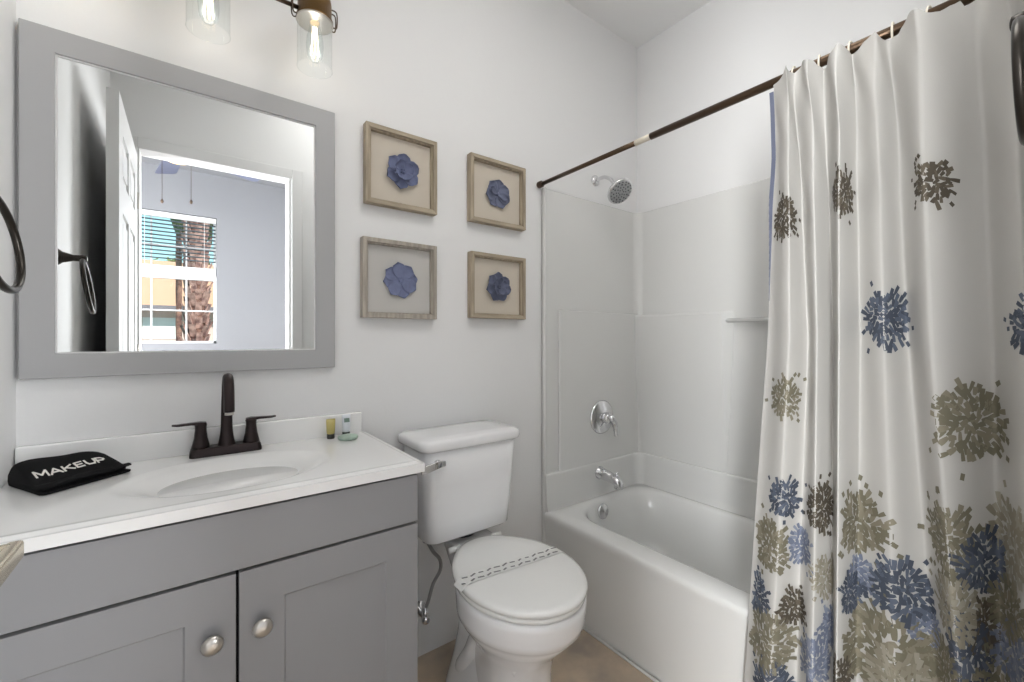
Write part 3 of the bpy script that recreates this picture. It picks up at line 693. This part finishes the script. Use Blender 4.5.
# ------------------------------------------------------------------ shower curtain
NODES = [(-0.94, -0.917, -0.872, 1.485), (-0.983, -0.987, -0.95, 1.435), (-0.984, -1.005, -0.984, 1.492), (-1.027, -1.039, -1.031, 1.445), (-1.038, -1.052, -1.049, 1.505), (-1.084, -1.086, -1.082, 1.424), (-1.096, -1.103, -1.099, 1.502), (-1.14, -1.153, -1.172, 1.462), (-1.161, -1.182, -1.228, 1.509), (-1.211, -1.228, -1.275, 1.428), (-1.286, -1.301, -1.314, 1.509), (-1.33, -1.345, -1.358, 1.426), (-1.379, -1.381, -1.384, 1.505), (-1.41, -1.41, -1.409, 1.44), (-1.431, -1.431, -1.431, 1.49)]
NN = len(NODES)-1
CZT, CZB = 1.752, .06
def cpos(s, z):
    s = min(max(s, 0), NN-1e-6); i = int(s); f = s-i; a, b = NODES[i], NODES[i+1]
    def ymix(n):
        if z > 1.12: k = (z-1.12)/.55; k = min(k, 1.1); return n[1]+(n[0]-n[1])*k
        k = min((1.12-z)/.75, 1.25); return n[1]+(n[2]-n[1])*k
    fx_ = .5-.5*cos(pi*f); fx_ = .6*fx_+.4*f
    y = ymix(a)+(ymix(b)-ymix(a))*f; x = a[3]+(b[3]-a[3])*fx_
    amp = 1-.25*max(0, (z-1.5)/.25)
    x = 1.475+(x-1.475)*amp
    # wrinkles gathered near the heading
    g = max(0, (z-1.35)/.4)
    x += .004*g*sin(s*5.1+z*16)*sin(z*23+s*2)+.0018*sin(s*3.3+z*7)
    y += .003*g*sin(s*4.0+z*19)
    x -= .006*max(0, (1.12-z))+.018*min(1, max(0, (z-1.58)/.15))
    return Vector((x, y, z))
def cnorm(s, z):
    a = cpos(min(s+.02, NN), z)-cpos(max(s-.02, 0), z); b = cpos(s, z+.01)-cpos(s, z-.01)
    n = a.cross(b).normalized()
    if n.x > 0: n = -n
    return n
TOPS = [(-0.948, 1.7505), (-0.972, 1.758), (-0.994, 1.7655), (-1.011, 1.7665), (-1.027, 1.76), (-1.033, 1.7503), (-1.052, 1.7443), (-1.073, 1.7492), (-1.081, 1.757), (-1.093, 1.7523), (-1.108, 1.7498), (-1.118, 1.7577), (-1.14, 1.7588), (-1.153, 1.7515), (-1.172, 1.749), (-1.179, 1.7565), (-1.196, 1.7612), (-1.216, 1.7523), (-1.228, 1.742), (-1.239, 1.7443), (-1.252, 1.7537), (-1.262, 1.7597)]
def ctop(s):
    y = cpos(s, 1.7).y
    if y >= TOPS[0][0]: return TOPS[0][1]
    for (a, za), (b, zb) in zip(TOPS, TOPS[1:]):
        if b <= y <= a: f = (a-y)/(a-b+1e-9); f = .5-.5*cos(pi*f); return za+(zb-za)*f
    return 1.76+.02*sin(s*pi)
AL = [0.0]; SS = 40
for i in range(NN*SS):
    a, b = cpos(i/SS, .9), cpos((i+1)/SS, .9); AL.append(AL[-1]+math.hypot(a.x-b.x, a.y-b.y))
def s_of_L(L):
    import bisect
    j = min(max(bisect.bisect(AL, L)-1, 0), len(AL)-2); f = (L-AL[j])/(AL[j+1]-AL[j]+1e-9); return (j+f)/SS
def L_of_s(s): i = min(int(s*SS), len(AL)-2); return AL[i]+(AL[i+1]-AL[i])*(s*SS-i)
sc = thing('shower_curtain', (1.475, -1.18, .06), 'white shower curtain printed with brown, blue and olive flower bursts', 'shower curtain')
bm = BM(); KS, KZ = NN*14, 90; G = []
for i in range(KS+1):
    s = NN*i/KS; zt = ctop(s)
    G.append([bm.verts.new(cpos(s, CZB+(zt-CZB)*j/KZ)) for j in range(KZ+1)])
for i in range(KS):
    for j in range(KZ): bm.faces.new((G[i][j], G[i+1][j], G[i+1][j+1], G[i][j+1]))
# print: small dabs of dye in radiating bursts, part of the fabric
def patch(L, z, a, ln, wd, mi, off, taper=1.0):
    vs = []
    for iu in range(4):
        u = iu/3-.5; row = []
        for iv in range(3):
            v = (iv-1)*.5; wdt = wd*(1-(1-taper)*abs(u)*2 if u < 0 else 1)
            l2 = L+u*ln*cos(a)-v*wdt*sin(a); z2 = z+u*ln*sin(a)+v*wdt*cos(a)
            if l2 < .004 or l2 > AL[-1]-.004 or z2 < CZB+.003 or z2 > 1.74: return
            s = s_of_L(l2); row.append(cpos(s, z2)+cnorm(s, z2)*off)
        vs.append([bm.verts.new(p) for p in row])
    for i in range(3):
        for j in range(2): bm.faces.new((vs[i][j], vs[i][j+1], vs[i+1][j+1], vs[i+1][j])).material_index = mi
def burst(L, z, R, mi, layer, stray=8):
    rnd = random.Random(int(L*1000+z*7000)); d = .0115*(R/.06)**.5; n = int(3.3*(R/d)**2)
    ph = rnd.uniform(0, 6)
    for k in range(n):
        a = k*2.39996; rr = R*math.sqrt((k+.5)/n)*(1+.09*sin(3*a+ph)+.05*sin(7*a))+rnd.uniform(-.3, .3)*d
        if rr > R*.85 and rnd.random() < .25: continue
        m2 = mi+(1 if rnd.random() < .38 else 0); q = rr/R
        ln = d*rnd.uniform(1.15, 1.9)*(.8+.3*q); wd = d*rnd.uniform(.62, 1.0)
        patch(L+rr*cos(a), z+rr*sin(a), a+rnd.uniform(-.75, .75)*(1.2-.6*q), ln, wd, m2, .0006+layer*.00022+(k % 20)*.00001, .6)
    for q in range(stray):
        a = rnd.uniform(0, 2*pi); rr = R*rnd.uniform(1.15, 1.5)
        patch(L+rr*cos(a), z+rr*sin(a), a+rnd.uniform(-.4, .4), d*1.0, d*.75, mi, .0006)
CMATS = [mat('curtain_fabric', (186, 184, 180), .8, bump=.08, bscale=500),
         mat('dye_brown', (76, 69, 58), .85), mat('dye_brown_mid', (94, 86, 73), .85),
         mat('dye_navy', (66, 73, 86), .85), mat('dye_slate', (86, 94, 109), .85),
         mat('dye_olive', (112, 107, 90), .85), mat('dye_olive_pale', (130, 124, 107), .85),
         mat('dye_sand', (138, 132, 117), .85), mat('dye_sand_pale', (154, 149, 135), .85),
         mat('dye_sky', (108, 115, 133), .85), mat('dye_sky_pale', (132, 138, 153), .85),
         mat('hem_blue', (92, 97, 116), .8)]
FL_ = [(0.7, 1.41, 0.052, 1, 0, 3), (5.2, 1.442, 0.05, 1, 0, 6), (9.15, 1.419, 0.042, 1, 0, 8), (7.15, 1.162, 0.062, 3, 0, 6), (0.9, 0.977, 0.052, 5, 0, 6), (9.55, 0.962, 0.075, 5, 0, 6), (11.2, 1.141, 0.05, 3, 0, 10), (1.2, 0.737, 0.05, 3, 1, 5), (3.35, 0.729, 0.055, 1, 0, 6), (0.65, 0.607, 0.065, 5, 0, 3), (5.95, 0.712, 0.07, 5, 0, 12), (2.15, 0.621, 0.045, 9, 0, 3), (8.95, 0.74, 0.07, 5, 0, 14), (7.35, 0.599, 0.062, 3, 2, 6), (9.65, 0.703, 0.06, 3, 1, 3), (10.5, 0.754, 0.075, 7, 0, 4), (6.65, 0.449, 0.1, 5, 1, 4), (0.25, 0.47, 0.05, 3, 2, 3), (0.75, 0.373, 0.08, 5, 1, 3), (5.6, 0.558, 0.045, 3, 3, 4), (3.6, 0.57, 0.05, 7, 1, 3), (4.1, 0.453, 0.05, 9, 0, 3), (1.75, 0.469, 0.045, 1, 2, 4), (8.95, 0.614, 0.06, 7, 3, 3), (9.65, 0.588, 0.05, 1, 0, 3), (9.35, 0.539, 0.07, 3, 0, 3), (10.35, 0.631, 0.055, 5, 2, 3), (10.45, 0.559, 0.06, 9, 1, 3), (3.15, 0.37, 0.06, 9, 1, 3), (8.45, 0.481, 0.06, 5, 1, 3), (6.0, 0.6, 0.04, 9, 1, 3), (9.95, 0.468, 0.08, 5, 0, 2), (7.25, 0.402, 0.07, 7, 2, 2), (5.2, 0.376, 0.05, 1, 1, 2), (1.05, 0.265, 0.06, 3, 1, 2), (7.85, 0.535, 0.04, 9, 1, 2)]
#FLOWERS#
for (s, z, R, mi, layer, stray) in FL_: burst(L_of_s(s), z, R, mi, layer, stray)
# blue hem at the leading edge
for j in range(26):
    z_ = 1.735-j*.02
    p = [cpos(0.0, z_), cpos(0.0, z_-.02)]
    q = [pp+Vector((-.001, .0095*(1 if j < 12 else max(.1, 1-(j-12)/14)), 0)) for pp in p]
    bm.faces.new([bm.verts.new(v_) for v_ in (p[0], p[1], q[1], q[0])]).material_index = 11
cf = obj('curtain_panel', bm, CMATS, sc, smooth=True, recalc=False)
# grommet holes' rings: hooks that ride on the rod
rings_y = [-0.974, -1.027, -1.063, -1.087, -1.16, -1.217]
LAB = ['cream curtain ring nearest the free edge of the curtain', 'second cream curtain ring from the free edge', 'third cream curtain ring from the free edge', 'fourth cream curtain ring from the free edge', 'cream curtain ring between the two wide pleats, second from the near end', 'cream curtain ring nearest the camera, over the widest pleat']
r0 = None
for y_, lb in zip(rings_y, LAB):
    if r0 is None:
        bm = BM(); tube(bm, [(1.5+.0205*sin(2*pi*k/28)*.85, 0, 1.7685+.0225*cos(2*pi*k/28)) for k in range(28)], .0021, 8, closed=True)
        box(bm, 1.488, 1.498, -.0045, .0045, 1.743, 1.752)
        r0 = obj('curtain_ring', bm, M_cream, smooth=True, origin=(1.5, 0, 1.7685)); rg = r0
    else:
        rg = r0.copy(); col.objects.link(rg)
    rg.location = (1.5, y_, 1.7685); rg.rotation_euler = (0, 0, random.uniform(-.2, .2))
    tag(rg, lb, 'curtain ring', 'curtain rings on the shower rod')

# ------------------------------------------------------------------ added fill light box, unseen above the frame
lp = thing('fill_light_box', (1.10, -1.0, 2.50), 'square white light box added above the bathroom floor as unseen fill', 'lamp')
obj('fill_box_housing', B(.80, 1.40, -1.30, -.70, 2.60, 2.639), M_trim, lp, bevel=.01)
obj('diffuser', B(.81, 1.39, -1.29, -.71, 2.56, 2.60), mat('fill_glow', (250, 250, 250), .5, emit=(255, 253, 249), estr=3.0), lp, bevel=.006)

# ------------------------------------------------------------------ bedroom ceiling fan
fn = thing('ceiling_fan', (.24, -2.5, 2.3), 'ceiling fan with warm light bowl and two pull chains seen in the mirror', 'ceiling fan')
obj('canopy', lathe(BM(), [(.07, 2.64), (.06, 2.60), (.02, 2.585), (.02, 2.53)], (.24, -2.5, 0)), M_trim, fn, smooth=True)
obj('motor', lathe(BM(), [(.03, 2.54), (.09, 2.53), (.11, 2.50), (.11, 2.46), (.07, 2.43)], (.24, -2.5, 0)), M_trim, fn, smooth=True)
obj('light_bowl', lathe(BM(), [(.06, 2.435), (.10, 2.425), (.095, 2.40), (.06, 2.375), (.01, 2.365)], (.24, -2.5, 0)), mat('warm_bowl', (240, 205, 150), .5, emit=(255, 196, 120), estr=.5), fn, smooth=True)
M_blade = mat('fan_blade', (88, 92, 112), .5)
for k in range(5):
    a = -pi/2-.14+k*2*pi/5; d = Vector((cos(a), sin(a), 0)); n_ = Vector((-sin(a), cos(a), 0)); c = Vector((.24, -2.5, 2.455)); bm = BM()
    def bp(r, w, s): return c+d*r+n_*w+Vector((0, 0, w*.25+s))
    loft(bm, [[bp(r, -w, -.003), bp(r, w, -.003), bp(r, w, .003), bp(r, -w, .003)] for r, w in ((.16, .05), (.3, .062), (.58, .07), (.61, .055))])
    bl_ = obj('blade', bm, M_blade, fn, bevel=.002)
    bm = BM(); loft(bm, [[bp(r, -w, -.010), bp(r, w, -.010), bp(r, w, -.004), bp(r, -w, -.004)] for r, w in ((.09, .015), (.2, .02))]); obj('blade_iron', bm, M_trim, bl_)
for x, zz in ((.155, 2.075), (.318, 2.10)):
    bm = BM(); tube(bm, [(x, -2.5, 2.43), (x, -2.5, zz)], .0016, 6); lathe(bm, [(.002, .02), (.009, .008), (.009, -.004), (.003, -.012)], (x, -2.5, zz), n=10)
    obj('pull_chain', bm, M_barm, fn)

# ------------------------------------------------------------------ outdoors beyond the bedroom window
struct('ground', B(-14, 14, -40, FY-.16, -.35, -.25), mat('ground_gravel', (160, 148, 134), .95, noise=.3, nscale=3))
hs = thing('neighbour_house', (0, -15, -.25), 'beige house with terracotta roof outside the window seen in the mirror', 'house')
obj('house_wall', B(-6, 4, -20, -15, -.25, 2.0), mat('stucco', (206, 184, 176), .9, noise=.05), hs)
bm = BM(); loft(bm, [[(x, -14.4, 2.03), (x, -17.5, 3.75), (x, -20.6, 2.03)] for x in (-6.6, 4.6)]); obj('roof', bm, mat('terracotta', (216, 166, 134), .8, noise=.12, nscale=30), hs)
obj('eave', B(-6.6, 4.6, -14.42, -14.36, 1.93, 2.05), mat('eave_grey', (120, 112, 118), .8), hs)
hw = obj('house_window', B(-.75, .15, -15.03, -14.98, 1.10, 1.72), M_trim, hs)
obj('house_pane', B(-.68, .08, -15.05, -15.02, 1.17, 1.55), mat('dark_pane', (98, 112, 150), .3), hw)
def palm(x, y, r, h, label, seed, fr):
    rnd = random.Random(seed); t = thing('palm_tree', (x, y, -.25), label, 'palm tree', 'palm trees outside the window')
    M1 = mat('palm_bark', (150, 112, 98), .9, rgb2=(94, 66, 62), nscale=9); M2 = mat('palm_boot', (188, 150, 138), .9, rgb2=(120, 86, 82), nscale=12)
    bm = BM(); lathe(bm, [(r*(1+.06*sin(k*1.9)), -.25+k*h/20) for k in range(21)], (x, y, 0), n=16); tr = obj('trunk', bm, M1, t, smooth=True)
    bm = BM(); z = .4; k = 0
    while z < h-.3:
        for q in range(7):
            a = 2*pi*q/7+k*.45+rnd.uniform(-.1, .1); d = Vector((cos(a), sin(a), 0)); n_ = Vector((-sin(a), cos(a), 0)); c = Vector((x, y, z+rnd.uniform(-.03, .03)))+d*r*.92
            o_ = rnd.uniform(.05, .13)*r/.12*.8; L = rnd.uniform(.14, .24)
            A = [c-n_*.05*r/.12, c+n_*.05*r/.12, c+n_*.045+d*o_+Vector((0, 0, L)), c-n_*.03+d*o_+Vector((0, 0, L))]
            Bq = [p+d*.02 for p in A]
            loft(bm, [A, Bq])
        z += .12; k += 1
    if fr: b_ = obj('leaf_boots', bm, M2, tr); b_['kind'] = 'stuff'
    else: bm.free()
    if True:
        bm = BM()
        for q in range(16):
            a = 2*pi*q/16; d = Vector((cos(a), sin(a), 0)); n_ = Vector((-sin(a), cos(a), 0)); c = Vector((x, y, h-.25)); el = rnd.uniform(.1, .9)
            pts = [c+d*(u*1.5)+Vector((0, 0, el*u*1.2-1.3*u*u)) for u in [i/8 for i in range(9)]]
            loft(bm, [[p-n_*w, p+Vector((0, 0, .05)), p+n_*w, p-Vector((0, 0, .01))] for p, w in zip(pts, [.03, .06, .14, .2, .22, .2, .16, .1, .02])])
        obj('fronds', bm, mat('frond_green', (110, 118, 78), .8, rgb2=(78, 84, 56), nscale=20), t)['kind'] = 'stuff'
palm(.405, -7.0, .115, 5.2, 'thick shaggy palm trunk nearest the bedroom window seen in the mirror', 3, True)
palm(.155, -9.4, .05, 4.3, 'thinner smooth palm trunk behind the shaggy one seen in the mirror', 5, False)
bm = BM(); rnd = random.Random(4)
for k in range(260):
    a = rnd.uniform(0, 2*pi); rr = rnd.random()**.5*.9; p = Vector((.1+rr*cos(a)*1.0, -22+rr*sin(a), 4.2+rnd.uniform(-.7, .45)*(1-rr*.5))); s = .14
    q = [p+Vector((rnd.uniform(-s, s), rnd.uniform(-s, s), rnd.uniform(-s, s))) for _ in range(4)]; bm.faces.new([bm.verts.new(v) for v in q])
tr = thing('leafy_tree', (.1, -22, -.25), 'small leafy tree behind the neighbour roof seen in the mirror', 'tree')
obj('crown', bm, mat('leaf_green', (122, 130, 84), .9), tr)['kind'] = 'stuff'
bm = BM(); tube(bm, [(.1, -22, -.25), (.1, -22, 4.0)], .09, 10); obj('trunk', bm, mat('palm_bark', (0, 0, 0)), tr)
